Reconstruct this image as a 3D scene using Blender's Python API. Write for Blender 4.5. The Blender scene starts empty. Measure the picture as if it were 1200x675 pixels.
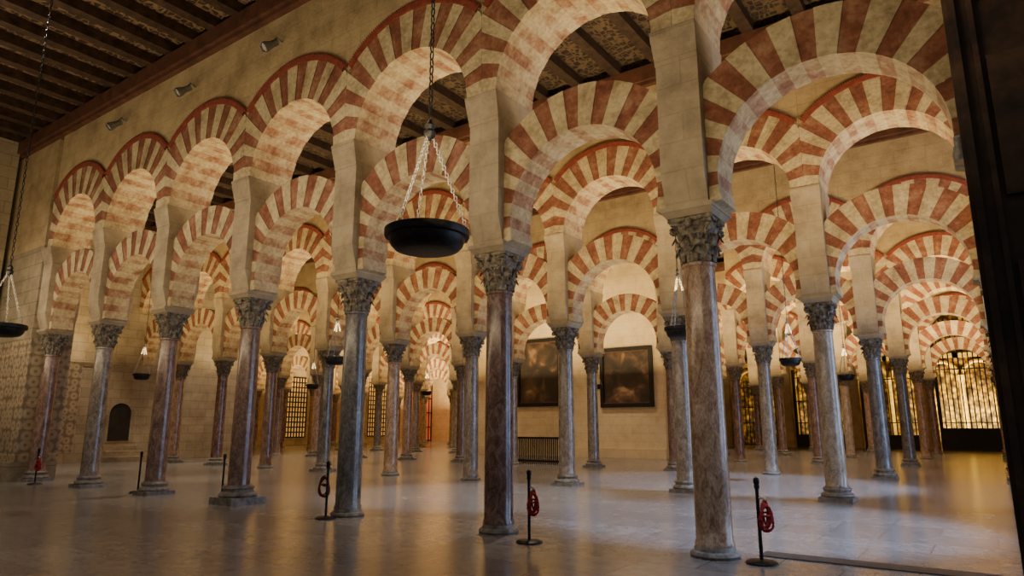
import bpy, math, random
from math import sin, cos, pi, sqrt, radians
from mathutils import Vector, Matrix
random.seed(7)
S=3.135; D=7.2; HX=S/2
scene=bpy.context.scene
COL=bpy.context.collection

# ------------------------------------------------------------ materials
def newmat(name):
    m=bpy.data.materials.new(name); m.use_nodes=True
    nt=m.node_tree; b=nt.nodes['Principled BSDF']
    return m,nt,b
def N(nt,t,**k):
    n=nt.nodes.new(t)
    for a,v in k.items():
        if a in n.inputs: n.inputs[a].default_value=v
        else: setattr(n,a,v)
    return n
def ramp(nt,src,stops):
    r=nt.nodes.new('ShaderNodeValToRGB')
    e=r.color_ramp.elements
    while len(e)<len(stops): e.new(0.5)
    for i,(p,c) in enumerate(stops):
        e[i].position=p; e[i].color=(c[0],c[1],c[2],1)
    nt.links.new(src,r.inputs[0]); return r
def mul(nt,a,b_,f=1.0):
    mx=nt.nodes.new('ShaderNodeMixRGB'); mx.blend_type='MULTIPLY'; mx.inputs[0].default_value=f
    nt.links.new(a,mx.inputs[1]); nt.links.new(b_,mx.inputs[2]); return mx.outputs[0]
def coords(nt,scale=(1,1,1)):
    tc=nt.nodes.new('ShaderNodeTexCoord'); mp=nt.nodes.new('ShaderNodeMapping')
    mp.inputs['Scale'].default_value=scale
    nt.links.new(tc.outputs['Object'],mp.inputs[0]); return mp.outputs[0]
def geo(nt):
    g=nt.nodes.new('ShaderNodeNewGeometry'); return g.outputs['Position']
def bump(nt,b,src,strength=.3,dist=.02):
    bp=nt.nodes.new('ShaderNodeBump'); bp.inputs['Strength'].default_value=strength; bp.inputs['Distance'].default_value=dist
    nt.links.new(src,bp.inputs['Height']); nt.links.new(bp.outputs[0],b.inputs['Normal'])
def mott(name,c1,c2,c3=None,scale=4,rough=.8,bs=.3,bd=.02,world=True,detail=6,metal=0,lo=.35,hi=.65):
    m,nt,b=newmat(name)
    co=geo(nt) if world else coords(nt)
    n=N(nt,'ShaderNodeTexNoise',Scale=scale,Detail=detail,Roughness=.62)
    nt.links.new(co,n.inputs['Vector'])
    st=[(lo,c1),(hi,c2)] if c3 is None else [(lo,c1),((lo+hi)/2,c2),(hi,c3)]
    r=ramp(nt,n.outputs['Fac'],st)
    nt.links.new(r.outputs[0],b.inputs['Base Color'])
    b.inputs['Roughness'].default_value=rough; b.inputs['Metallic'].default_value=metal
    if bs: bump(nt,b,n.outputs['Fac'],bs,bd)
    return m
def plaster(name,c1,c2,c3,rough=.85,side=False,joint=.4):
    m,nt,b=newmat(name)
    co=geo(nt)
    n=N(nt,'ShaderNodeTexNoise',Scale=1.3,Detail=9,Roughness=.7); nt.links.new(co,n.inputs['Vector'])
    r=ramp(nt,n.outputs['Fac'],[(.3,c1),(.5,c2),(.7,c3)])
    sx=nt.nodes.new('ShaderNodeSeparateXYZ'); nt.links.new(co,sx.inputs[0])
    cx=nt.nodes.new('ShaderNodeCombineXYZ'); nt.links.new(sx.outputs[1 if side else 0],cx.inputs[0]); nt.links.new(sx.outputs[2],cx.inputs[1])
    br=N(nt,'ShaderNodeTexBrick',Scale=1.0); br.inputs['Brick Width'].default_value=.8; br.inputs['Row Height'].default_value=.38
    br.inputs['Mortar Size'].default_value=.010; br.inputs['Color1'].default_value=(1,1,1,1); br.inputs['Color2'].default_value=(.82,.82,.82,1); br.inputs['Mortar'].default_value=(.5,.45,.4,1)
    nt.links.new(cx.outputs[0],br.inputs['Vector'])
    nt.links.new(mul(nt,r.outputs[0],br.outputs['Color'],joint),b.inputs['Base Color']); b.inputs['Roughness'].default_value=rough
    n2=N(nt,'ShaderNodeTexNoise',Scale=18,Detail=6); nt.links.new(co,n2.inputs['Vector'])
    bump(nt,b,n2.outputs['Fac'],.45,.025)
    return m
M={}
M['wall']=plaster('ochre_plaster',(.26,.18,.085),(.42,.31,.16),(.52,.40,.21))
M['pier']=plaster('pier_stone',(.20,.155,.10),(.36,.285,.185),(.48,.395,.265),joint=.3)
M['ashlar']=plaster('rough_ashlar',(.18,.14,.085),(.30,.24,.15),(.40,.33,.22),joint=.95)
M['paintwall']=plaster('pale_wall',(.50,.38,.20),(.62,.49,.28),(.68,.55,.34))
M['sidewall']=plaster('pale_side_wall',(.30,.235,.14),(.42,.335,.205),(.50,.41,.265),side=True,joint=.9)
# voussoir stones: two noise scales, one large for stone to stone variation
def vous(name,a,b_,c,lo=.34,hi=.66):
    m,nt,b=newmat(name); co=geo(nt)
    n=N(nt,'ShaderNodeTexNoise',Scale=2.6,Detail=9,Roughness=.7); nt.links.new(co,n.inputs['Vector'])
    r=ramp(nt,n.outputs['Fac'],[(lo,a),((lo+hi)/2,b_),(hi,c)])
    n2=N(nt,'ShaderNodeTexNoise',Scale=16,Detail=7); nt.links.new(co,n2.inputs['Vector'])
    r2=ramp(nt,n2.outputs['Fac'],[(.35,(.76,.74,.70)),(.6,(1.05,1.05,1.05))])
    nt.links.new(mul(nt,r.outputs[0],r2.outputs[0],.9),b.inputs['Base Color']); b.inputs['Roughness'].default_value=.9; bump(nt,b,n2.outputs['Fac'],.5,.03); return m
M['white']=vous('cream_voussoir',(.30,.225,.12),(.49,.39,.22),(.60,.49,.30))
M['red']=vous('red_brick_voussoir',(.14,.046,.024),(.235,.085,.046),(.36,.19,.11))
M['whitef']=vous('faded_cream_intrados',(.34,.24,.13),(.48,.375,.215),(.56,.46,.28),.36,.58)
M['redf']=vous('faded_red_intrados',(.24,.10,.055),(.37,.21,.12),(.50,.39,.23),.36,.58)
M['mould']=mott('dark_red_moulding',(.16,.03,.018),(.27,.055,.03),scale=9)
M['cap']=mott('weathered_capital_stone',(.055,.046,.035),(.18,.148,.108),(.33,.28,.205),scale=14,rough=.8,bs=.8,detail=9)
M['base']=mott('grey_base_stone',(.09,.08,.07),(.18,.16,.135),(.28,.25,.21),scale=9,rough=.5)
def shaftmat(name,c1,c2,c3,sc=7):
    q=1.15; c1,c2,c3=[tuple(x*q for x in c) for c in (c1,c2,c3)]
    m,nt,b=newmat(name)
    co=coords(nt,(1,1,.5)); 
    n=N(nt,'ShaderNodeTexNoise',Scale=sc,Detail=9,Roughness=.68,Distortion=1.4); nt.links.new(co,n.inputs['Vector'])
    r=ramp(nt,n.outputs['Fac'],[(.34,c1),(.5,c2),(.68,c3)])
    n2=N(nt,'ShaderNodeTexNoise',Scale=55,Detail=2); nt.links.new(co,n2.inputs['Vector'])
    r2=ramp(nt,n2.outputs['Fac'],[(.38,(.6,.6,.6)),(.6,(1.15,1.15,1.15))])
    nt.links.new(mul(nt,r.outputs[0],r2.outputs[0],.55),b.inputs['Base Color']); b.inputs['Roughness'].default_value=.2
    return m
SH=[shaftmat('marble_pink_brown',(.15,.08,.045),(.31,.195,.12),(.48,.345,.24)),
    shaftmat('marble_dark_red_brown',(.055,.026,.02),(.13,.072,.056),(.26,.17,.135)),
    shaftmat('marble_blue_grey',(.06,.055,.05),(.13,.118,.108),(.24,.22,.2)),
    shaftmat('marble_warm_grey',(.10,.078,.06),(.21,.168,.13),(.34,.29,.235)),
    shaftmat('marble_purple_brown',(.085,.042,.03),(.175,.105,.076),(.29,.19,.14)),
    shaftmat('marble_light_beige',(.20,.145,.095),(.34,.265,.185),(.48,.40,.30))]
SHN=['pinkish-brown mottled','dark red-brown speckled','blue-grey','warm grey','purplish-brown','light beige']
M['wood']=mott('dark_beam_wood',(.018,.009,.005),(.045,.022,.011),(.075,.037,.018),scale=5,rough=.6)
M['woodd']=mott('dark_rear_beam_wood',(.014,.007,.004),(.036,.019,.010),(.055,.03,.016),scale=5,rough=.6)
M['cornice']=mott('red_brown_cornice_wood',(.06,.023,.013),(.13,.05,.027),scale=3,rough=.6)
M['iron']=mott('black_iron',(.01,.01,.01),(.03,.028,.025),scale=20,rough=.45,metal=.6,bs=0)
M['steel']=mott('steel_chain',(.28,.26,.22),(.52,.49,.43),scale=20,rough=.4,metal=.3,bs=0)
M['rope']=mott('red_rope',(.26,.006,.008),(.45,.016,.014),scale=40,rough=.7)
M['roped']=mott('dark_red_rope',(.10,.006,.006),(.24,.014,.014),scale=30,rough=.7)
M['spot']=mott('grey_lamp_metal',(.14,.135,.12),(.26,.25,.22),scale=20,rough=.4,metal=.3,bs=0)
M['door']=mott('old_door_wood',(.018,.009,.006),(.045,.022,.012),(.08,.043,.022),scale=4,rough=.55)
M['niche']=mott('dark_recess',(.012,.009,.007),(.03,.022,.016),scale=3)
M['floorshadow']=mott('painted_floor_shadow',(.03,.026,.024),(.06,.05,.045),scale=6,rough=.5)  # dark tone painting a shadow line on the floor
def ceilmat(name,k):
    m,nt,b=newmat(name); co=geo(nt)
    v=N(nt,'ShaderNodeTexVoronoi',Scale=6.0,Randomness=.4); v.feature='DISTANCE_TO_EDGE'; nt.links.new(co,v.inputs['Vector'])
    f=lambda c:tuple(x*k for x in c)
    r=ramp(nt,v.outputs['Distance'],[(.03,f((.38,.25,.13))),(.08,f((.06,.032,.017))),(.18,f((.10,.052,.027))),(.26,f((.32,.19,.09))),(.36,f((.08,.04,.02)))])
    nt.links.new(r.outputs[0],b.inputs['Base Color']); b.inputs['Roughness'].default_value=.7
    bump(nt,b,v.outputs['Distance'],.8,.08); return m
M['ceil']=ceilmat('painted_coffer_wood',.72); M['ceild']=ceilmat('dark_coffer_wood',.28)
# floor
m,nt,b=newmat('polished_marble_slabs'); co=geo(nt)
mp=nt.nodes.new('ShaderNodeMapping'); nt.links.new(co,mp.inputs[0])
br=N(nt,'ShaderNodeTexBrick',Scale=1.0); br.inputs['Brick Width'].default_value=1.3; br.inputs['Row Height'].default_value=.8
br.inputs['Mortar Size'].default_value=.008; br.inputs['Color1'].default_value=(.19,.177,.170,1); br.inputs['Color2'].default_value=(.245,.23,.22,1); br.inputs['Mortar'].default_value=(.09,.08,.075,1)
nt.links.new(mp.outputs[0],br.inputs['Vector'])
n=N(nt,'ShaderNodeTexNoise',Scale=5,Detail=8,Roughness=.65); nt.links.new(co,n.inputs['Vector'])
r=ramp(nt,n.outputs['Fac'],[(.35,(.84,.83,.82)),(.62,(1.05,1.05,1.05))])
nt.links.new(mul(nt,br.outputs['Color'],r.outputs[0],.9),b.inputs['Base Color'])
r2=ramp(nt,n.outputs['Fac'],[(.3,(.17,.17,.17)),(.7,(.27,.27,.27))]); nt.links.new(r2.outputs[0],b.inputs['Roughness'])
b.inputs['Specular IOR Level'].default_value=.6
bump(nt,b,br.outputs['Fac'],-.1,.005); M['floor']=m
# carved relief
m,nt,b=newmat('carved_stone_relief'); co=geo(nt)
sx=nt.nodes.new('ShaderNodeSeparateXYZ'); nt.links.new(co,sx.inputs[0])
ad=nt.nodes.new('ShaderNodeMath'); ad.operation='ADD'; nt.links.new(sx.outputs[0],ad.inputs[0]); nt.links.new(sx.outputs[1],ad.inputs[1])
cx=nt.nodes.new('ShaderNodeCombineXYZ'); nt.links.new(ad.outputs[0],cx.inputs[0]); nt.links.new(sx.outputs[2],cx.inputs[1])
v=N(nt,'ShaderNodeTexVoronoi',Scale=3.4,Randomness=0.3); v.voronoi_dimensions='2D'; v.feature='F1'; nt.links.new(cx.outputs[0],v.inputs['Vector'])
r=ramp(nt,v.outputs['Distance'],[(.10,(.24,.175,.10)),(.2,(.44,.34,.22)),(.42,(.40,.31,.195)),(.55,(.22,.16,.095))])
br=N(nt,'ShaderNodeTexBrick',Scale=1.0); br.inputs['Brick Width'].default_value=.95; br.inputs['Row Height'].default_value=.7; br.inputs['Mortar Size'].default_value=.02
br.inputs['Color1'].default_value=(1,1,1,1); br.inputs['Color2'].default_value=(.75,.75,.75,1); br.inputs['Mortar'].default_value=(1.2,1.1,.95,1)
nt.links.new(cx.outputs[0],br.inputs['Vector'])
nt.links.new(mul(nt,r.outputs[0],br.outputs['Color'],.8),b.inputs['Base Color']); b.inputs['Roughness'].default_value=.85; bump(nt,b,v.outputs['Distance'],-.9,.12); M['carved']=m
# gold altar wall
m,nt,b=newmat('gilded_retable'); co=geo(nt)
v=N(nt,'ShaderNodeTexVoronoi',Scale=3.2); nt.links.new(co,v.inputs['Vector'])
n=N(nt,'ShaderNodeTexNoise',Scale=.9,Detail=6); nt.links.new(co,n.inputs['Vector'])
r=ramp(nt,v.outputs['Distance'],[(.1,(.75,.50,.12)),(.4,(.42,.25,.045)),(.7,(.08,.04,.01))])
r3=ramp(nt,n.outputs['Fac'],[(.42,(.22,.17,.12)),(.58,(1.1,1.1,1.1))])
nt.links.new(mul(nt,r.outputs[0],r3.outputs[0]),b.inputs['Base Color']); b.inputs['Roughness'].default_value=.5
bump(nt,b,v.outputs['Distance'],.6,.1); M['gold']=m
M['goldtrim']=mott('gold_trim',(.5,.31,.07),(.85,.60,.18),scale=5,rough=.4)
def emit(name,c,s):
    m,nt,b=newmat(name); b.inputs['Base Color'].default_value=(*c,1); b.inputs['Emission Color'].default_value=(*c,1); b.inputs['Emission Strength'].default_value=s; return m
M['glow']=emit('warm_backlit_glass',(.85,.46,.10),.55)
M['redpanel']=emit('red_lit_doorway',(.75,.16,.05),.35)
M['lens']=mott('spot_lens_glass',(.3,.28,.24),(.4,.38,.33),rough=.2,bs=0)
def canvas(name,seed):
    m,nt,b=newmat(name); co=coords(nt,(1,1,1))
    mp=nt.nodes.new('ShaderNodeMapping'); mp.inputs['Location'].default_value=(seed,seed*2,seed*.5); nt.links.new(co,mp.inputs[0])
    n=N(nt,'ShaderNodeTexNoise',Scale=1.1,Detail=4,Distortion=.8); nt.links.new(mp.outputs[0],n.inputs['Vector'])
    r=ramp(nt,n.outputs['Fac'],[(.42,(.022,.014,.010)),(.54,(.05,.03,.018)),(.62,(.12,.065,.033)),(.72,(.36,.23,.12))])
    nt.links.new(r.outputs[0],b.inputs['Base Color']); b.inputs['Roughness'].default_value=.4; return m

# ------------------------------------------------------------ helpers
def mesh(name,V,F,mats,mi=None,smooth=False):
    me=bpy.data.meshes.new(name); me.from_pydata([tuple(v) for v in V],[],F)
    for mm in mats: me.materials.append(mm)
    if mi:
        for p,k in zip(me.polygons,mi): p.material_index=k
    if smooth:
        for p in me.polygons: p.use_smooth=True
    me.update(); return me
def link(ob): COL.objects.link(ob); return ob
def obj(name,me,loc=(0,0,0),parent=None,rot=(0,0,0)):
    o=bpy.data.objects.new(name,me); o.location=loc; o.rotation_euler=rot
    if parent: o.parent=parent
    return link(o)
def tag(o,label,cat,group=None):
    o['label']=label; o['category']=cat
    if group: o['group']=group
    return o
def structure(o): o['kind']='structure'; return o
class B:
    def __init__(s): s.V=[]; s.F=[]; s.I=[]
    def box(s,a,b,k=0):
        n=len(s.V); x0,y0,z0=a; x1,y1,z1=b
        s.V+=[(x0,y0,z0),(x1,y0,z0),(x1,y1,z0),(x0,y1,z0),(x0,y0,z1),(x1,y0,z1),(x1,y1,z1),(x0,y1,z1)]
        s.F+=[(n,n+3,n+2,n+1),(n+4,n+5,n+6,n+7),(n,n+1,n+5,n+4),(n+1,n+2,n+6,n+5),(n+2,n+3,n+7,n+6),(n+3,n,n+4,n+7)]; s.I+=[k]*6
    def quad(s,*p,k=0):
        n=len(s.V); s.V+=list(p); s.F.append(tuple(range(n,n+len(p)))); s.I.append(k)
    def lathe(s,prof,seg=28,k=0,c=(0,0)):
        n=len(s.V)
        for r,z in prof:
            for j in range(seg):
                a=2*pi*j/seg; s.V.append((c[0]+r*cos(a),c[1]+r*sin(a),z))
        for i in range(len(prof)-1):
            for j in range(seg):
                j2=(j+1)%seg
                s.F.append((n+i*seg+j,n+i*seg+j2,n+(i+1)*seg+j2,n+(i+1)*seg+j)); s.I.append(k)
        s.F.append(tuple(n+j for j in range(seg))[::-1]); s.I.append(k)
        s.F.append(tuple(n+(len(prof)-1)*seg+j for j in range(seg))); s.I.append(k)
    def frust(s,h0,h1,z0,z1,k=0):
        n=len(s.V)
        for (hx,hy),z in ((h0,z0),(h1,z1)):
            s.V+=[(-hx,-hy,z),(hx,-hy,z),(hx,hy,z),(-hx,hy,z)]
        s.F+=[(n,n+3,n+2,n+1),(n+4,n+5,n+6,n+7),(n,n+1,n+5,n+4),(n+1,n+2,n+6,n+5),(n+2,n+3,n+7,n+6),(n+3,n,n+4,n+7)]; s.I+=[k]*6
    def tube(s,pts,r,seg=8,k=0,closed=False):
        pts=[Vector(p) for p in pts]; n=len(s.V); m_=len(pts)
        for i,p in enumerate(pts):
            if closed: t=(pts[(i+1)%m_]-pts[i-1])
            else: t=pts[min(i+1,m_-1)]-pts[max(i-1,0)]
            t.normalize(); u=t.cross(Vector((0,0,1)))
            if u.length<.05: u=t.cross(Vector((0,1,0)))
            u.normalize(); w=t.cross(u)
            for j in range(seg):
                a=2*pi*j/seg; s.V.append(tuple(p+u*r*cos(a)+w*r*sin(a)))
        for i in range(m_ if closed else m_-1):
            i2=(i+1)%m_
            for j in range(seg):
                j2=(j+1)%seg; s.F.append((n+i*seg+j,n+i*seg+j2,n+i2*seg+j2,n+i2*seg+j)); s.I.append(k)
        if not closed:
            s.F.append(tuple(n+j for j in range(seg))); s.F.append(tuple(n+(m_-1)*seg+j for j in range(seg))[::-1]); s.I+=[k,k]
    def mesh(s,name,mats,smooth=False): return mesh(name,s.V,s.F,mats,s.I,smooth)

def smooth_by_angle(me,ang=40):
    for p in me.polygons: p.use_smooth=True
    try: me.set_sharp_from_angle(angle=radians(ang))
    except Exception: pass
    return me

# ------------------------------------------------------------ column parts
b=B(); b.box((-.31,-.31,0),(.31,.31,.08))
b.lathe([(.30,.08),(.315,.11),(.30,.145),(.265,.16),(.25,.18),(.26,.205),(.272,.23),(.26,.255),(.235,.265),(.225,.29)],32)
ME_base=smooth_by_angle(b.mesh('base',[M['base']]))
b=B(); b.lathe([(.27,0),(.285,.03),(.27,.06),(.235,.075),(.23,.11),(.22,.13)],32)
ME_base2=smooth_by_angle(b.mesh('base',[M['base']]))
b=B(); b.box((-.37,-.37,0),(.37,.37,.13)); b.lathe([(.34,.13),(.36,.17),(.34,.21),(.28,.235),(.275,.27),(.30,.30),(.28,.34),(.225,.35)],32)
ME_base3=smooth_by_angle(b.mesh('base',[M['base']]))
def shaft(mat,z0):
    b=B(); pr=[(.225,z0),(.225,z0+.04),(.209,z0+.07)]
    for i in range(1,8):
        t=i/8; pr.append((.209-.019*t**1.5,z0+.07+(3.38-z0-.07)*t))
    pr+=[(.190,3.38),(.210,3.395),(.210,3.43),(.195,3.44)]
    b.lathe(pr,36); return smooth_by_angle(b.mesh('shaft',[mat]))
ME_shaft=[shaft(m_,.12) for m_ in SH]
def make_capital():
    b=B()
    b.lathe([(.185,3.42),(.195,3.46),(.2,3.6),(.215,3.72),(.25,3.84),(.28,3.92)],24)
    def leaf(a,z0,h,w,curl,r0):
        rows=7; n=len(b.V)
        for i in range(rows):
            s_=i/(rows-1)
            if s_<.78: z=z0+h*s_/.78; r=r0+.012+curl*.35*(s_/.78)**2
            else:
                q=(s_-.78)/.22; z=z0+h+.02*sin(q*pi)-.07*q*q; r=r0+.012+curl*(.35+.65*q)
            ww=w*(1-.25*abs(s_-.35))*(1 if s_<.8 else (1-(s_-.8)/.2*.55))
            lob=1+.12*((i%2)*2-1)
            for j,u in enumerate((-1,-.5,0,.5,1)):
                da=u*ww*lob/(r+.02); rr=r+ (.022 if u==0 else (.0 if abs(u)==.5 else .012))
                b.V.append((rr*cos(a+da),rr*sin(a+da),z))
        for i in range(rows-1):
            for j in range(4):
                b.F.append((n+i*5+j,n+i*5+j+1,n+(i+1)*5+j+1,n+(i+1)*5+j)); b.I.append(0)
    for k in range(8): leaf(2*pi*k/8,3.44,.19,.075,.07,.195)
    for k in range(8): leaf(2*pi*(k+.5)/8,3.52,.25,.075,.085,.205)
    for k in range(4):
        a=pi/4+k*pi/2; pts=[]
        for t in range(16):
            th=t/15*2.6*pi; rr=.055*(1-t/15*.75)
            pts.append((.315+rr*cos(th+pi/2),3.85+rr*sin(th+pi/2)))
        P=[(.215*cos(a),.215*sin(a),3.68),(.245*cos(a),.245*sin(a),3.80)]+[(x*cos(a),x*sin(a),z) for x,z in pts]
        b.tube(P,.026,6)
    for k in range(4):
        a=k*pi/2; b.lathe([(.02,3.86),(.04,3.88),(.045,3.92),(.03,3.97)],8,c=(.29*cos(a),.29*sin(a)))
    for (z0,z1,sc) in ((3.91,3.95,.83),(3.95,4.0,.90)):
        n=len(b.V); ring=[]
        for k in range(4):
            a0=pi/4+k*pi/2; a1=a0+pi/2
            for t in range(8):
                q=t/8
                c0=Vector((.455*cos(a0),.455*sin(a0))); c1=Vector((.455*cos(a1),.455*sin(a1)))
                p=c0.lerp(c1,q+.04 if t==0 else q); mid=Vector((cos((a0+a1)/2),sin((a0+a1)/2)))
                p=p-mid*.045*sin(pi*q); ring.append((p.x*sc,p.y*sc))
        m_=len(ring)
        for z in (z0,z1):
            for x,y in ring: b.V.append((x,y,z))
        for j in range(m_):
            j2=(j+1)%m_; b.F.append((n+j,n+j2,n+m_+j2,n+m_+j)); b.I.append(0)
        b.F.append(tuple(range(n,n+m_))[::-1]); b.F.append(tuple(range(n+m_,n+2*m_))); b.I+=[0,0]
    return smooth_by_angle(b.mesh('capital',[M['cap']]),35)
ME_cap=make_capital()
b=B(); b.frust((.28,.29),(.32,.35),4.0,4.07); b.frust((.33,.36),(.33,.36),4.07,4.13)
ME_imp=b.mesh('impost',[M['pier']])
b=B()
b.frust((.27,.30),(.272,.33),4.13,4.24); b.frust((.272,.33),(.275,.39),4.24,4.42); b.frust((.275,.39),(.275,.42),4.42,4.55)
b.frust((.275,.42),(.275,.42),4.55,6.02)
ME_pier=b.mesh('masonry_pier',[M['pier']])
b=B()
for i in range(4):
    z0=6.02+i*.10; d=.43+.024*i; b.frust((.28+.006*i,d),(.283+.006*i,d+.02),z0,z0+.10)
b.frust((.30,.53),(.30,.53),6.42,6.47)
ME_corbel=b.mesh('corbel',[M['pier']])

# ------------------------------------------------------------ arches
def ring(name,ri,ro,zc,a0,a1,n,dep,sub=4,hx=HX):
    b=B(); rnd=random.Random(5)
    # slightly irregular voussoir widths
    ws=[rnd.uniform(.88,1.12) for _ in range(n)]; tw=sum(ws); edges=[0]
    for w_ in ws: edges.append(edges[-1]+w_/tw)
    def pt(th,inner):
        r=ri if inner else min(ro,hx/max(1e-6,abs(cos(th))))
        return (r*cos(th),zc+r*sin(th))
    for v in range(n):
        for s_ in range(sub):
            u0=edges[v]+(edges[v+1]-edges[v])*s_/sub; u1=edges[v]+(edges[v+1]-edges[v])*(s_+1)/sub
            t0=a0+(a1-a0)*u0; t1=a0+(a1-a0)*u1; odd=v%2
            yo=dep/2-(.01 if odd else 0)
            p0=pt(t0,1);p1=pt(t1,1);q0=pt(t0,0);q1=pt(t1,0)
            for sgn in (-1,1):
                y=sgn*yo
                f=[(p0[0],y,p0[1]),(q0[0],y,q0[1]),(q1[0],y,q1[1]),(p1[0],y,p1[1])]
                b.quad(*(f if sgn<0 else f[::-1]),k=odd)
            b.quad((p0[0],-yo,p0[1]),(p1[0],-yo,p1[1]),(p1[0],yo,p1[1]),(p0[0],yo,p0[1]),k=2+odd)
            b.quad((q0[0],-yo,q0[1]),(q0[0],yo,q0[1]),(q1[0],yo,q1[1]),(q1[0],-yo,q1[1]),k=odd)
    for th in (a0,a1):
        p=pt(th,1);q=pt(th,0); y=dep/2
        b.quad((p[0],-y,p[1]),(q[0],-y,q[1]),(q[0],y,q[1]),(p[0],y,p[1]),k=0)
    return b.mesh(name,[M['white'],M['red'],M['whitef'],M['redf']])
ZL=4.42; ZU=6.44
ME_low=ring('horseshoe_arch',1.18,1.81,ZL,radians(-14),radians(194),23,.56,hx=HX-.277)
ME_up=ring('upper_round_arch',1.28,2.09,ZU+.03,0,pi,21,1.0,hx=HX-.002)
def moulding():
    b=B(); r0=2.09; r1=2.135; a_lim=math.acos((HX-.003)/2.20); n=70
    y0=-.47; y1=-.54
    for i in range(n):
        t0=a_lim+(pi-2*a_lim)*i/n; t1=a_lim+(pi-2*a_lim)*(i+1)/n; tm=(t0+t1)/2
        P=lambda r,t,y:(r*cos(t),y,ZU+.03+r*sin(t))
        b.quad(P(r0-.045,t0,y1),P(r1,t0,y1),P(r1,t1,y1),P(r0-.045,t1,y1))
        b.quad(P(r1,t0,y1),P(2.19,tm,y1),P(r1,t1,y1))
        b.quad(P(r0-.045,t0,y1),P(r0-.045,t1,y1),P(r0-.045,t1,y0),P(r0-.045,t0,y0))
        b.quad(P(r1,t0,y1),P(r1,t0,y0),P(2.19,tm,y0),P(2.19,tm,y1)); b.quad(P(2.19,tm,y1),P(2.19,tm,y0),P(r1,t1,y0),P(r1,t1,y1))
    return b.mesh('moulding',[M['mould']])
ME_mould=moulding()
TOPZ=9.98; SPZ=8.68
SHIFT={(4,2):-.5,(0,0):-.05}
def CX(i,row): return -i*S+SHIFT.get((i,row),0)
def spandrel():
    b=B(); hy=.465; hx=HX-.002
    ts=[pi*i/36 for i in range(37)]
    al=math.acos(hx/2.08); ts=sorted([t for t in ts if al<t<pi-al]+[al,pi-al])
    pr=[(2.08*cos(t),ZU+.03+2.08*sin(t)) for t in ts]
    for p0,p1 in zip(pr,pr[1:]):
        for sgn in (-1,1):
            y=sgn*hy; f=[(p0[0],y,p0[1]),(p0[0],y,SPZ),(p1[0],y,SPZ),(p1[0],y,p1[1])]
            b.quad(*(f[::-1] if sgn<0 else f))
        b.quad((p0[0],-hy,p0[1]),(p1[0],-hy,p1[1]),(p1[0],hy,p1[1]),(p0[0],hy,p0[1]))
        b.quad((p0[0],-hy,SPZ),(p0[0],hy,SPZ),(p1[0],hy,SPZ),(p1[0],-hy,SPZ))
    return b.mesh('spandrel',[M['wall']])
ME_sp_=spandrel()

wall_names=['front','second','third','fourth','fifth','sixth','seventh']
def column(i,row,var,base=0):
    x=CX(i,row); y=row*D
    e=bpy.data.objects.new('marble_column',None); e.location=(x,y,0); e.empty_display_size=.3; link(e)
    extra={0:'on a square moulded base',1:'on a low round base',2:'on a large stepped plinth'}[base]
    tag(e,f'{SHN[var]} marble column with carved leafy capital {extra}','column','marble columns of the arcades')
    obj('base',[ME_base,ME_base2,ME_base3][base],parent=e)
    s=obj('shaft',ME_shaft[var],parent=e,rot=(0,0,random.random()*6))
    obj('capital',ME_cap,parent=e); obj('impost',ME_imp,parent=e)
def pier(i,row):
    o=obj('masonry_pier',ME_pier,(CX(i,row),row*D,0)); tag(o,'pale sandstone pier standing on a column capital','pier','stone piers above the columns')
    obj('corbel',ME_corbel,parent=o)
def bay(i,row):
    xa=CX(i,row); xb=CX(i+1,row); x=(xa+xb)/2; y=row*D; k=(xa-xb)/S
    o=obj('horseshoe_arch',ME_low,(x,y,0)); tag(o,'lower horseshoe arch of red and cream wedge stones','arch','lower horseshoe arches'); o.scale.x=(xa-xb-.554)/(S-.554)
    o=obj('upper_round_arch',ME_up,(x,y,0)); tag(o,'upper round arch of red and cream stripes with toothed moulding','arch','upper round arches'); o.scale.x=k
    obj('moulding',ME_mould,parent=o); obj('moulding',ME_mould,parent=o,rot=(0,0,pi)); obj('spandrel',ME_sp_,parent=o)
VAR={(-1,0):(3,0),(0,0):(0,1),(1,0):(1,1),(2,0):(2,1),(3,0):(4,2),(4,0):(4,0),(5,0):(3,0),(6,0):(4,0),
 (0,1):(5,0),(0,2):(2,0),(1,2):(3,1),(1,1):(3,0),(2,1):(3,0),(3,2):(3,0),(0,3):(2,0),(3,1):(3,1),(4,1):(0,1),(5,1):(2,0)}
rows={0:[(-1,5)],1:[(-2,8)],2:[(-2,11)],3:[(-2,1),(7,12)],4:[(-2,2),(8,12)],5:[(-2,2),(9,12)]}
for r,spans in rows.items():
    for a,c in spans:
        for i in range(a,c+1): bay(i,r)
        for i in range(a,c+2):
            if (i,r)==(9,1): continue
            v=random.choice([0,0,1,2,3,3,4,4,5]); bs=random.choice([0,1,0])
            if (i,r) in VAR: v,bs=VAR[(i,r)]
            column(i,r,v,bs); pier(i,r)
        b=B(); b.box((CX(c+1,r),-.465,SPZ),(CX(a,r),.465,TOPZ))
        nm='wall_'+wall_names[r]+('' if a<0 else '_far')
        structure(obj(nm,b.mesh(nm,[M['wall']]),(0,r*D,0)))
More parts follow.
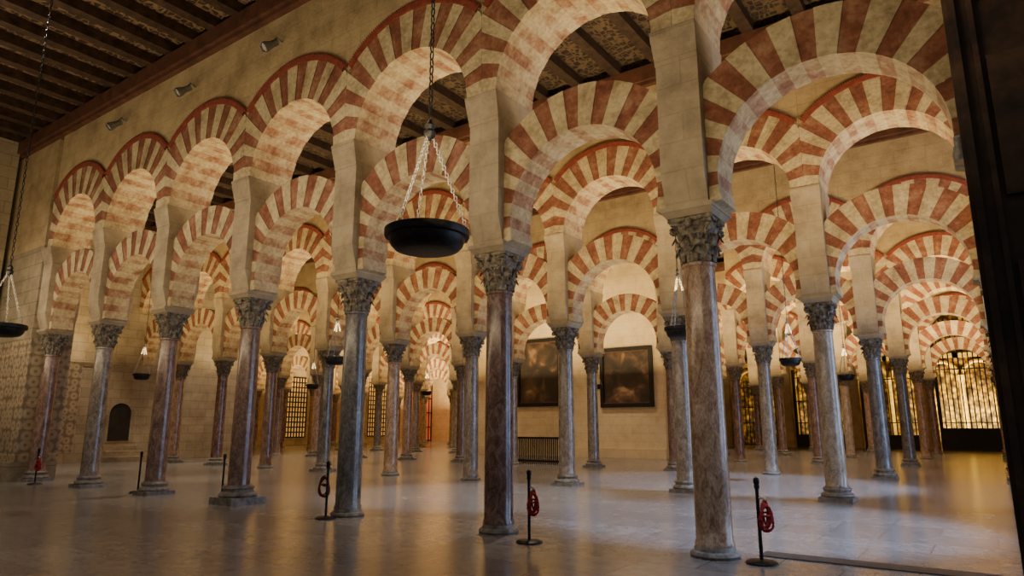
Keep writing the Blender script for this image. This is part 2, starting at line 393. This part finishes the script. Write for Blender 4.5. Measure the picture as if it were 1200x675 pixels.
# ------------------------------------------------------------ floor, ceiling, walls
b=B(); b.quad((-48,-9.5,0),(14,-9.5,0),(14,56,0),(-48,56,0)); structure(obj('floor',b.mesh('floor',[M['floor']])))
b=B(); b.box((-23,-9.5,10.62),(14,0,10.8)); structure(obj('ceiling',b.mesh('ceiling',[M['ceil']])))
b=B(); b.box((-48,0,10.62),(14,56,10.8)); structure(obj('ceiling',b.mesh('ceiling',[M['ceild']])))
tn=1
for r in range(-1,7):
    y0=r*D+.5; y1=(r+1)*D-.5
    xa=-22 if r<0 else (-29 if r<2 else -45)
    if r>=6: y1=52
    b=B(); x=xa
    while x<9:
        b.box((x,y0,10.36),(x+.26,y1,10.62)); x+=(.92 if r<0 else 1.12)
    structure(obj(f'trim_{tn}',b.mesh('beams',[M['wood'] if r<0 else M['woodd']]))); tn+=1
for r in range(0,7):
    b=B(); b.box((-45 if r>1 else -29,r*D-.68,TOPZ),(10,r*D+.68,10.36)); b.box((-45 if r>1 else -29,r*D-.6,TOPZ-.1),(10,r*D+.6,TOPZ))
    structure(obj(f'trim_{tn}',b.mesh('cornice',[M['cornice']]))); tn+=1
b=B(); b.box((.35,.30,0),(3.0,.62,.012)); structure(obj(f'trim_{tn}',b.mesh('shadow_strip',[M['floorshadow']]))); tn+=1  # thin dark strip laid on the floor in place of a shadow line
b=B(); b.box((-22.6,-9,0),(-21.75,-.6,3.95),1); b.box((-22.6,-9,3.95),(-21.75,-.6,10.6),0)
structure(obj('wall_left',b.mesh('wall_left',[M['sidewall'],M['carved']])))
b=B(); b.box((-22.6,-.465,6.6),(-19.12,.6,TOPZ-.1),0); b.box((-22.6,-.465,3.9),(-19.12,.6,6.6),2); b.box((-22.6,-.45,.5),(-19.12,.6,3.9),1); b.box((-22.6,-.55,0),(-19.12,.6,.5),2)
structure(obj('wall_front_end',b.mesh('wfe',[M['wall'],M['carved'],M['ashlar']])))
b=B(); b.box((-29.4,.6,0),(-28.35,12.8,10.6),0); b.box((-28.35,1.6,.3),(-28.26,4.7,4.0),1); b.box((-28.35,.6,0),(-28.25,12.8,.4),0); b.box((-28.35,.6,4.1),(-28.26,6.6,4.25),0)
structure(obj('wall_left_aisle',b.mesh('wl',[M['sidewall'],M['carved']])))
b=B(); b.box((-29.4,.2,0),(-22.6,.6,10.6),0); structure(obj('wall_aisle_end',b.mesh('wl',[M['wall']])))
e=bpy.data.objects.new('wall_niche',None); e.location=(-28.34,6.45,0); link(e); tag(e,'dark round-topped wall niche with stone steps below','niche')
pts=[(-.45,.85)]+[(.45*cos(pi-pi*k/12),2.0+.45*sin(pi-pi*k/12)) for k in range(13)]+[(.45,.85)]
b=B()
b.quad(*[(0.02,y,z) for y,z in pts]); obj('recess',b.mesh('recess',[M['niche']]),parent=e)
b=B()
for k in range(len(pts)-1):
    (y0,z0),(y1,z1)=pts[k],pts[k+1]; c=(0,1.8); s_=1.2
    b.quad((.06,y0,z0),(.06,y1,z1),(.06,y1*s_,c[1]+(z1-c[1])*s_),(.06,y0*s_,c[1]+(z0-c[1])*s_))
    b.quad((0,y0,z0),(0,y1,z1),(.06,y1,z1),(.06,y0,z0))
obj('surround',b.mesh('surround',[M['pier']]),parent=e)
b=B(); b.box((.12,-.9,0),(1.2,.9,.22)); b.box((.12,-.8,.22),(.9,.8,.44)); b.box((.02,-.7,.44),(.5,.7,.66)); obj('steps',b.mesh('steps',[M['pier']]),parent=e)
b=B(); b.box((-20.6,21.6,0),(-9.55,22.6,10.6),0); b.box((-20.6,21.5,0),(-9.55,21.6,.45),0)
structure(obj('wall_paintings',b.mesh('wp',[M['paintwall']])))
b=B(); b.box((-45,13,0),(-44,45,10.6)); structure(obj('wall_far_left',b.mesh('w',[M['sidewall']])))
b=B(); b.box((-20,51,0),(14,52,10.6),0)
x=-15.0
while x<8:
    b.lathe([(.3,.0),(.3,.3),(.2,.4),(.17,4.6),(.28,4.9),(.3,5.1)],12,1,c=(x,50.7))
    pts=[(x+1.15+1.0*cos(pi*j/12),50.75,5.1+1.0*sin(pi*j/12)) for j in range(13)]
    b.tube(pts,.14,6,1); b.box((x-.3,50.5,6.4),(x+2.3,51,6.7),1); x+=2.3
structure(obj('wall_back',b.mesh('w',[M['gold'],M['goldtrim']])))
b=B(); b.box((-45,44,0),(-20,45,10.6)); structure(obj('wall_back_far',b.mesh('w',[M['paintwall']])))
b=B(); b.box((-45,12.8,0),(-28.5,13.2,10.6)); structure(obj('wall_left_return',b.mesh('w',[M['paintwall']])))
b=B(); b.box((-20.6,22.6,0),(-20,44,10.6)); structure(obj('wall_inner',b.mesh('w',[M['sidewall']])))
b=B(); b.box((9.5,1,0),(10,52,10.6)); structure(obj('wall_right',b.mesh('w',[M['sidewall']])))
def lattice(n_,x,y0,y1,z0,z1):
    b=B(); b.quad((x,y0,z0),(x,y1,z0),(x,y1,z1),(x,y0,z1),k=0)
    k=y0
    while k<=y1+.01: b.box((x+.02,k-.05,z0),(x+.08,k+.05,z1),1); k+=.275
    k=z0
    while k<=z1+.01: b.box((x+.02,y0,k-.05),(x+.08,y1,k+.05),1); k+=.4
    structure(obj(f'window_{n_}',b.mesh('window',[M['glow'],M['iron']])))
lattice(1,-43.9,35.3,37.5,.6,7.4); lattice(2,-43.9,26.2,28.4,.6,5.4)
b=B(); b.box((-44.0,40.0,0),(-43.9,43.8,5.6),0)
k=40.0
while k<=43.81: b.box((-43.85,k-.04,0),(-43.78,k+.04,5.6),1); k+=.38
for z in (.1,1.4,2.8,4.2,5.55): b.box((-43.86,40,z-.05),(-43.77,43.8,z+.05),1)
structure(obj('door_2',b.mesh('rh',[M['redpanel'],M['iron']])))

def painting(x0,x1,z0,z1,seed,label):
    e=bpy.data.objects.new('framed_painting',None); e.location=((x0+x1)/2,21.58,(z0+z1)/2); link(e)
    tag(e,label,'painting')
    hw=(x1-x0)/2; hh=(z1-z0)/2; b=B(); t=.18
    for (a,c) in (((-hw,-.12,-hh),(hw,.02,-hh+t)),((-hw,-.12,hh-t),(hw,.02,hh)),((-hw,-.12,-hh+t),(-hw+t,.02,hh-t)),((hw-t,-.12,-hh+t),(hw,.02,hh-t))): b.box(a,c)
    for (a,c) in (((-hw+t,-.09,-hh+t),(hw-t,.0,-hh+t+.05)),((-hw+t,-.09,hh-t-.05),(hw-t,.0,hh-t))): b.box(a,c,1)
    obj('frame',b.mesh('frame',[M['iron'],M['cornice']]),parent=e)
    b=B(); b.quad((-hw+t,-.03,-hh+t),(hw-t,-.03,-hh+t),(hw-t,-.03,hh-t),(-hw+t,-.03,hh-t))
    obj('canvas',b.mesh('canvas',[canvas('oil_canvas',seed)]),parent=e)
painting(-17.75,-15.05,2.46,5.96,3.1,'tall dark old oil painting in black frame on pale wall'); painting(-12.8,-10.05,2.35,5.2,7.7,'nearly square dark old oil painting in black frame on pale wall')

def railing(x0,x1,y,h,label):
    b=B(); b.box((x0,y-.04,h-.08),(x1,y+.04,h)); b.box((x0,y-.04,.08),(x1,y+.04,.16)); x=x0
    while x<=x1: b.box((x-.02,y-.02,0),(x+.02,y+.02,h)); x+=.09
    o=obj('low_railing',b.mesh('railing',[M['iron']])); tag(o,label,'railing')
railing(-13.3,-11.25,15.0,1.05,'low dark metal railing between two columns')
def grille(x0,x1,y,h,base,label):
    b=B(); x=x0
    while x<=x1+.01: b.tube([(x,y,.1),(x,y,h)],.036,6); b.lathe([(.0,h),(.06,h+.08),(.0,h+.25)],6,c=(x,y)); x+=.27
    for z in (.15,1.7,h*.62,h-.3): b.box((x0,y-.04,z-.035),(x1,y+.04,z+.035))
    if base: b.box((x0,y-.2,0),(x1,y+.2,base))
    for xx in (x0,x1): b.box((xx-.1,y-.1,0),(xx+.1,y+.1,h+.3))
    o=obj('iron_grille',b.mesh('grille',[M['iron']])); tag(o,label,'grille','tall iron chapel grilles')
for k in range(5):
    grille(-13.3+k*4.4,-13.3+(k+1)*4.4-.95,44,[4.6,5.2,7.4,8.2,8.2][k],[0,.9,.9,1.35,1.35][k],'tall black iron grille before a golden altar' if k>2 else 'lower black iron grille between stone piers')
b=B()
for k in range(6): x=-13.8+k*4.4; b.box((x-.3,43.7,0),(x+.3,44.5,8.7))
b.box((-20,43.7,8.7),(9.5,44.5,10.6)); structure(obj('wall_chapel_screen',b.mesh('w',[M['wall']])))

# ------------------------------------------------------------ hanging lamps
def torus_link(b,c,R,r,ang,long=1.5,k=0):
    pts=[]
    for j in range(12):
        a=2*pi*j/12; x=R*cos(a); z=R*long*sin(a); pts.append((c[0]+x*cos(ang),c[1]+x*sin(ang),c[2]+z))
    b.tube(pts,r,5,k,closed=True)
b=B(); b.lathe([(.03,.0),(.22,.0),(.29,.02),(.33,.06),(.345,.10),(.35,.13),(.385,.135),(.39,.15),(.39,.20),(.375,.21),(.35,.205),(.33,.14),(.26,.05),(.03,.03)],44)
ME_bowl=smooth_by_angle(b.mesh('bowl',[M['iron']]),30)
def chain(R,r,n):
    b=B()
    for j in range(n): 
        p0=Vector((.37,0,.20)); p1=Vector((.03,0,1.12)); t=j/(n-1); c=p0.lerp(p1,t)
        torus_link(b,c,R,r,(j%2)*pi/2,1.75)
    return b.mesh('chain',[M['steel']])
ME_chain=chain(.013,.0055,25); ME_chain2=chain(.018,.010,19)
b=B(); b.lathe([(.0,1.08),(.05,1.12),(.06,1.17),(.035,1.2),(.05,1.24),(.02,1.28),(.015,1.3)],12); ME_hub=smooth_by_angle(b.mesh('hub',[M['iron']]))
b=B(); z=1.3; j=0
while z<7.1: torus_link(b,(0,0,z+.05),.018,.008,(j%2)*pi/2,2.4); z+=.078; j+=1
ME_susp=b.mesh('suspension_chain',[M['iron']])
for r in range(-1,4):
    for x in (-1.32,-11.2,-21.0):
        y=r*D+3.6; 
        if r==-1 and x<-20: continue
        if r==-1 and x<-5: x=-11.42
        if r==0 and x>-2: x=-1.72
        if r==0 and -12<x<-2: x=-11.05
        if r==1 and x>-2: x=-1.5
        e=bpy.data.objects.new('hanging_lamp',None); e.location=(x,y,3.02); link(e)
        tag(e,'black iron bowl lamp hanging on chains from ceiling','lamp','hanging bowl lamps')
        if r>-1: e.scale=(.72,.72,1); 
        obj('bowl',ME_bowl,parent=e); obj('hub',ME_hub,parent=e); obj('suspension_chain',ME_susp,parent=e,)
        for k in range(3): obj('chain',ME_chain if r<0 else ME_chain2,parent=e,rot=(0,0,k*2*pi/3+.55))

# ------------------------------------------------------------ stanchions
b=B(); b.lathe([(.17,0),(.17,.015),(.15,.03),(.04,.045)],28); ME_sb=smooth_by_angle(b.mesh('foot',[M['iron']]))
b=B(); b.lathe([(.02,.03),(.02,.78),(.03,.79),(.03,.82),(.018,.83)],14); ME_sp=smooth_by_angle(b.mesh('post',[M['iron']]))
b=B(); b.lathe([(.018,.82),(.032,.84),(.036,.865),(.028,.895),(.0,.91)],14); ME_sk=smooth_by_angle(b.mesh('knob',[M['iron']]))
def coil(loops,w0,dw,h0,mat):
    b=B(); rnd=random.Random(3)
    for k in range(loops):
        pts=[]; w=w0+dw*k; h=h0+.022*rnd.random(); tw=rnd.uniform(-.6,.6); cx=.07+.014*rnd.uniform(-1,1)
        for j in range(22):
            a=2*pi*j/22; x=w*cos(a)*(1.0-.25*sin(a))+.008*sin(2*a+k); z=h*sin(a)
            pts.append((cx+x*cos(tw), -.03+x*sin(tw)-.008*k, .66-h+z-.012*k+.01*sin(2*a+k)))
        b.tube(pts,.012,7,closed=True)
    pts=[(cos(a)*.04+.07,-.05+sin(a)*.045,.52+.015*sin(a)) for a in [2*pi*j/14 for j in range(14)]]
    b.tube(pts,.012,7,closed=True)
    return smooth_by_angle(b.mesh('rope_coil',[mat]),80)
ME_coil=coil(6,.026,.009,.12,M['rope']); ME_coil2=coil(4,.07,.006,.14,M['roped'])
b=B(); b.tube([(0,0,.68),(.04,-.03,.69),(.08,-.04,.665)],.011,6); ME_hook=b.mesh('hook',[M['steel']])
for x,y,c,rz in ((.50,-.12,1,.3),(-2.31,-.46,1,.3),(-6.25,-.47,2,3.7),(-10.34,.25,0,0),(-13.14,-.05,0,0),(-17.6,-.45,1,.6)):
    e=bpy.data.objects.new('barrier_post',None); e.location=(x,y,0); e.rotation_euler=(0,0,rz); link(e)
    tag(e,'slim black barrier post'+({1:' with coiled red rope',2:' with dark rope loop',0:' without rope'}[c])+' beside a column','barrier post','black barrier posts')
    obj('foot',ME_sb,parent=e);obj('post',ME_sp,parent=e);obj('knob',ME_sk,parent=e)
    if c: obj('rope_coil',ME_coil if c==1 else ME_coil2,parent=e); obj('hook',ME_hook,parent=e)

# ------------------------------------------------------------ wall spotlights
b=B(); b.lathe([(.03,-.16),(.055,-.15),(.06,-.03),(.09,.10),(.09,.15),(.078,.15),(.07,.10)],16); ME_sh=smooth_by_angle(b.mesh('lamp_housing',[M['spot']]))
b=B(); b.lathe([(.0,.115),(.07,.116),(.0,.117)],16); ME_sl=b.mesh('lens',[M['lens']])
b=B(); b.box((-.05,.24,.02),(.05,.29,.24)); b.tube([(0,.26,.14),(0,.12,.20),(0,0,.0)],.018,6); ME_br=b.mesh('bracket',[M['spot']])
for x,y,z,rx,ry,sc in ((-5.2,-.74,9.05,2.3,.25,1.2),(-8.4,-.74,9.05,2.3,.25,1.2),(-11.65,-.74,9.05,2.3,.25,1.2),(-14.95,-.74,9.1,2.3,.25,1.2),(2.77,-.56,4.1,-2.6,0,.7)):
    e=bpy.data.objects.new('spotlight',None); e.location=(x,y,z); e.scale=(sc,sc,sc); link(e); tag(e,'small grey metal spotlight on a wall bracket','spotlight','wall spotlights')
    obj('bracket',ME_br,parent=e); obj('lamp_housing',ME_sh,parent=e,rot=(rx,ry,0)); obj('lens',ME_sl,parent=e,rot=(rx,ry,0))

b=B(); b.box((2.775,-3.2,0),(4.3,-3.0,6.2))
for (x0,x1) in ((2.80,2.84),(2.90,2.93)): b.box((x0,-3.24,0),(x1,-3.2,6.2))
for z in (.2,1.5,2.8,4.1,5.4): b.box((2.96,-3.25,z),(4.2,-3.2,min(6.2,z+.9)))
structure(obj('door_1',b.mesh('door',[M['door']])))

# ------------------------------------------------------------ lights
def area(loc,sx,sy,power,col,target=None,direction=None):
    l=bpy.data.lights.new('area','AREA'); l.shape='RECTANGLE'; l.size=sx; l.size_y=sy; l.energy=power; l.color=col
    o=bpy.data.objects.new('area_light',l); o.location=loc
    d=Vector(direction) if direction else Vector(target)-Vector(loc)
    o.rotation_euler=d.to_track_quat('-Z','Y').to_euler(); link(o); return o
def spot(loc,target,power,col,ang=70,rad=.15,blend=.6):
    l=bpy.data.lights.new('spot','SPOT'); l.energy=power; l.color=col; l.spot_size=radians(ang); l.spot_blend=blend; l.shadow_soft_size=rad
    o=bpy.data.objects.new('spot_light',l); o.location=loc; o.rotation_euler=(Vector(target)-Vector(loc)).to_track_quat('-Z','Y').to_euler(); link(o)
W=(1,.72,.34); W2=(1,.78,.48); C=(.48,.64,1)
def ustrip(x0,x1,y,z,power,col,tilt=0):  # unseen light strip added to brighten arches, ceilings and walls
    l=bpy.data.lights.new('area','AREA'); l.shape='RECTANGLE'; l.size=x1-x0; l.size_y=.8; l.energy=power; l.color=col
    o=bpy.data.objects.new('area_light',l); o.location=((x0+x1)/2,y,z); o.rotation_euler=(pi+tilt,0,0); link(o)
ustrip(-21,2,-4.5,3.6,600,W2,-.6)
for r in range(0,2): ustrip(-27,6,r*D+3.6,3.9,1800,W)
ustrip(-42,6,2*D+3.6,3.9,4900,W)
ustrip(-42,-22,3*D+3.6,3.9,4000,W); ustrip(-9,6,3*D+3.6,3.9,2800,W)
ustrip(-42,-22,4*D+3.6,3.9,3800,W); ustrip(-18,6,4*D+3.6,3.9,2800,W)
ustrip(-42,-22,5*D+4.6,3.0,3500,(1,.7,.35)); ustrip(-1.5,5,47.5,1.5,1900,(1,.76,.28),-.5); ustrip(-14,-6,47.5,1.5,500,(1,.74,.3),-.5)
for r in range(0,5):
    for x in (-4,-12,-20,-26):
        if r in(3,) and x==-12: continue
        spot((x,r*D+3.6,9.6),(x,r*D+3.6,0),1350,(1,.84,.64),66,.15,.5)
for x in (-34,-41): spot((x,38,9.6),(x-1,40,0),1500,(1,.5,.25),100)
for x in (-6,-12,-18): spot((x,-4,9.8),(x,-3,0),420,(1,.83,.66),115)
spot((-16.5,-5,8.5),(-20.5,0,2),600,(1,.84,.64),50)
spot((-15,18,9.0),(-14.0,21.6,5.5),500,(1,.82,.55),90)
area((8.5,3.6,3.0),5,5,350,C,target=(-6,3.2,0.0))
area((8.5,11,3.0),5,5,600,C,target=(-6,10.5,0.0))
spot((3.5,2.5,9.5),(-.3,3.2,0),7500,C,38,.3,.5)
spot((2.5,9.5,9.5),(-2.5,10.5,0),8500,C,44,.3,.5)
spot((-3,3.5,9.5),(-6.5,3.9,0),3500,(.7,.82,1),38,.3,.5)
spot((1.5,-2.5,9.5),(1.6,-.8,0),1500,(.6,.74,1),34,.4)
w=bpy.data.worlds.new('w'); scene.world=w; w.use_nodes=True
w.node_tree.nodes['Background'].inputs[0].default_value=(1,.90,.78,1); w.node_tree.nodes['Background'].inputs[1].default_value=.13

c=bpy.data.cameras.new('camera'); c.lens=786.8/1200*36; c.sensor_width=36; c.clip_end=300
o=bpy.data.objects.new('camera',c); o.location=(2.745,-8.008,1.459); o.rotation_euler=(pi/2+.2033,0,.6145); link(o); scene.camera=o
